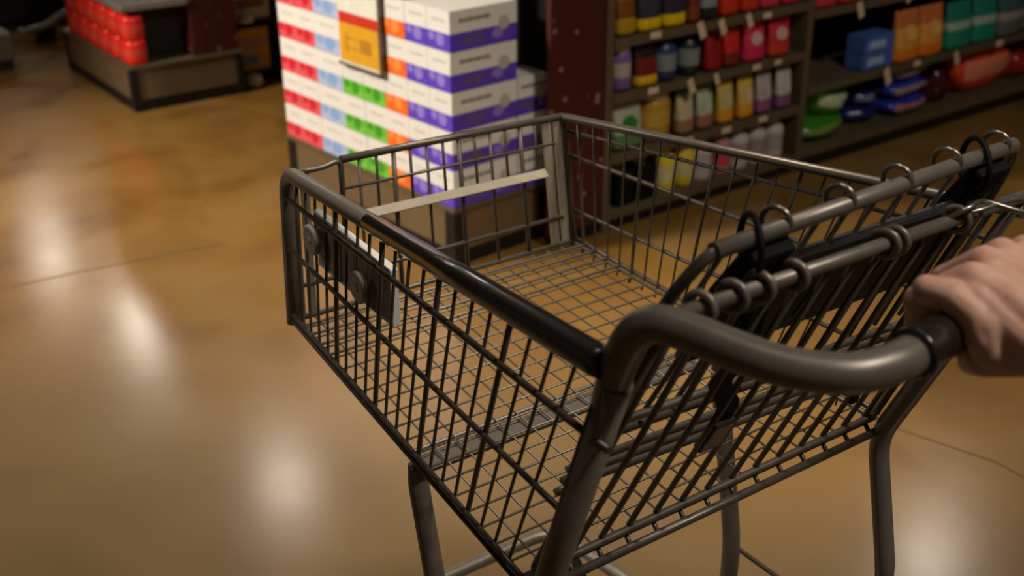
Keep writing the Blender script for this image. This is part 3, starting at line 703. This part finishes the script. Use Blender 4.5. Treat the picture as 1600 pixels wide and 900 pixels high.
# ------------------------------------------------------------------ kiosk at the left
ks = base_fixture('display_stand', KI, KIa, .485, .86, .19, 'low display base with tan panels under the red packs', .034)
kt = tag(empty('kiosk_interior', KI(.10, .10), KIa), 'black block for the dark interior behind the red packs, with a grey counter shelf', 'cabinet')
MB().box((0, 0, .191), (.17, .74, 1.2)).build('body', KICK, kt)  # solid black block stands in for the dark open interior
MB().box((-.10, -.10, .408), (-.001, .74, .435)).box((-.001, -.10, .408), (.17, -.001, .435)).build('counter_shelf', mat('counter_grey', (120, 112, 106), .4), kt, .003)
kp = tag(empty('end_post', KI(.275, .01), KIa), 'dark red flecked post standing on the low base at the left', 'post')
MB().box((0, 0, .191), (.20, .3, 1.3)).build('clad_panel', RED, kp, .004)
rb = cm((224, 44, 32), .3)
for r_ in range(2):
    for k in range(6):
        mb = MB(); rings = []
        for q in range(7):
            t = q/6; rings.append(ringp(.088*(1-.06*abs(2*t-1)), .128*(1-.06*abs(2*t-1)), .096*t, 4, 16, wob=.01, ph=q))
        o = mb.sheet(rings, [0, 0, 1, 1, 0, 0]).build('pack', [rb, cm((214, 70, 50), .3)])
        o.location = KI(.048, .068+k*.135, .191+r_*.0975); o.rotation_euler = (0, 0, KIa)
        tag(o, 'red plastic pack, %s layer, %s along the low base' % (('lower', 'upper')[r_], ('nearest one', 'second one', 'third one', 'fourth one', 'fifth one', 'farthest one')[k]), 'pack', 'red packs in a double row on the low base')
# shelf with yellow carton, right of the kiosk
ys = tag(empty('shelf_unit', KI(.515, .14), KIa), 'narrow dark shelf unit with a yellow carton left of the tissue boxes', 'shelving')
MB().box((0, 0, 0), (.45, .3, .05)).build('base_deck', KICK, ys); MB().box((0, .3, 0), (.45, .33, 1.0)).build('back_panel', KICK, ys); MB().box((-.02, 0, 0), (0, .33, 1.0)).build('side_panel', SHELF, ys)
MB().box((0, .0, .262), (.45, .3, .275)).build('shelf', KICK, ys)
o = MB().box((0, 0, 0), (.155, .10, .185)).box((.02, -.001, .03), (.10, 0, .07), 1).box((.02, -.001, .10), (.13, 0, .145), 2).build('carton', [cm((226, 160, 40)), cm((110, 140, 180)), cm((190, 140, 150))], None, .004)
o.location = KI(.520, .15, .0505); o.rotation_euler = (0, 0, KIa); tag(o, 'yellow carton with a blue label on the narrow shelf unit', 'carton')
o = MB().box((0, 0, 0), (.17, .10, .16)).box((.02, -.001, .05), (.15, 0, .09), 1).build('carton', [cm((206, 196, 176)), cm((150, 90, 80))], None, .004)
o.location = KI(.520, .15, .2756); o.rotation_euler = (0, 0, KIa); tag(o, 'cream carton above the yellow one on the narrow shelf unit', 'carton')
o = MB().lathe([(.02, 0), (.034, .006), (.036, .018), (.028, .030), (.01, .033)], 16).build('tub', cm((226, 214, 170))); o.location = KI(.555, .10, .2756-.0); tag(o, 'round cream tub on the shelf above the yellow carton', 'tub')
o = MB().lathe([(.02, 0), (.034, .008), (.038, .03), (.03, .05), (.01, .056)], 16).build('tub', cm((226, 214, 170))); o.location = KI(.555, .07, .0006); tag(o, 'round cream tub on the floor below the yellow carton', 'tub')

# ------------------------------------------------------------------ dark fittings in the far left corner
fx = tag(empty('display_table', (.30, 5.75, 0), .1), 'black display table in the far top left corner', 'display table')
MB().box((-.35, 0, .05), (.55, .9, .30)).build('body', KICK, fx, .01); MB().box((-.33, .03, 0), (.53, .87, .05)).build('kick_plate', KICK, fx)
MB().box((-.37, -.02, .30), (-.02, .9, .34)).build('table_top', mat('counter_grey', (120, 112, 106), .4), fx, .01)
sc = tag(empty('floor_stand', (.50, 5.42, 0), .1), 'dark footed stand with a curved grey green arm left of the red packs', 'stand')
MB().tube(catmull([(-.16, .0, .085), (-.10, 0, .075), (-.02, .0, .085), (.06, .0, .125), (.17, .02, .14)], 5), [.012]*5+[.022]*12+[.028]*4, 12).build('arm', mat('grey_green_paint', (120, 124, 104), .4), sc)
MB().box((-.06, -.02, .03), (.02, .08, .075)).lathe([(.05, 0), (.055, .01), (.04, .03), (.02, .035)], 16, 0, (-.02, .03, 0)).build('foot', KICK, sc, .004)
lf = tag(empty('display_stand', (-.02, 4.95, 0), .05), 'corner of a grey base with a black kick cut by the left edge', 'display base')
MB().box((-.3, 0, .045), (.25, .4, .17)).build('side_panels', mat('grey_brown_panel', (96, 86, 70), .5), lf, .006); MB().box((-.3, .01, 0), (.24, .39, .045)).build('kick_plate', KICK, lf)
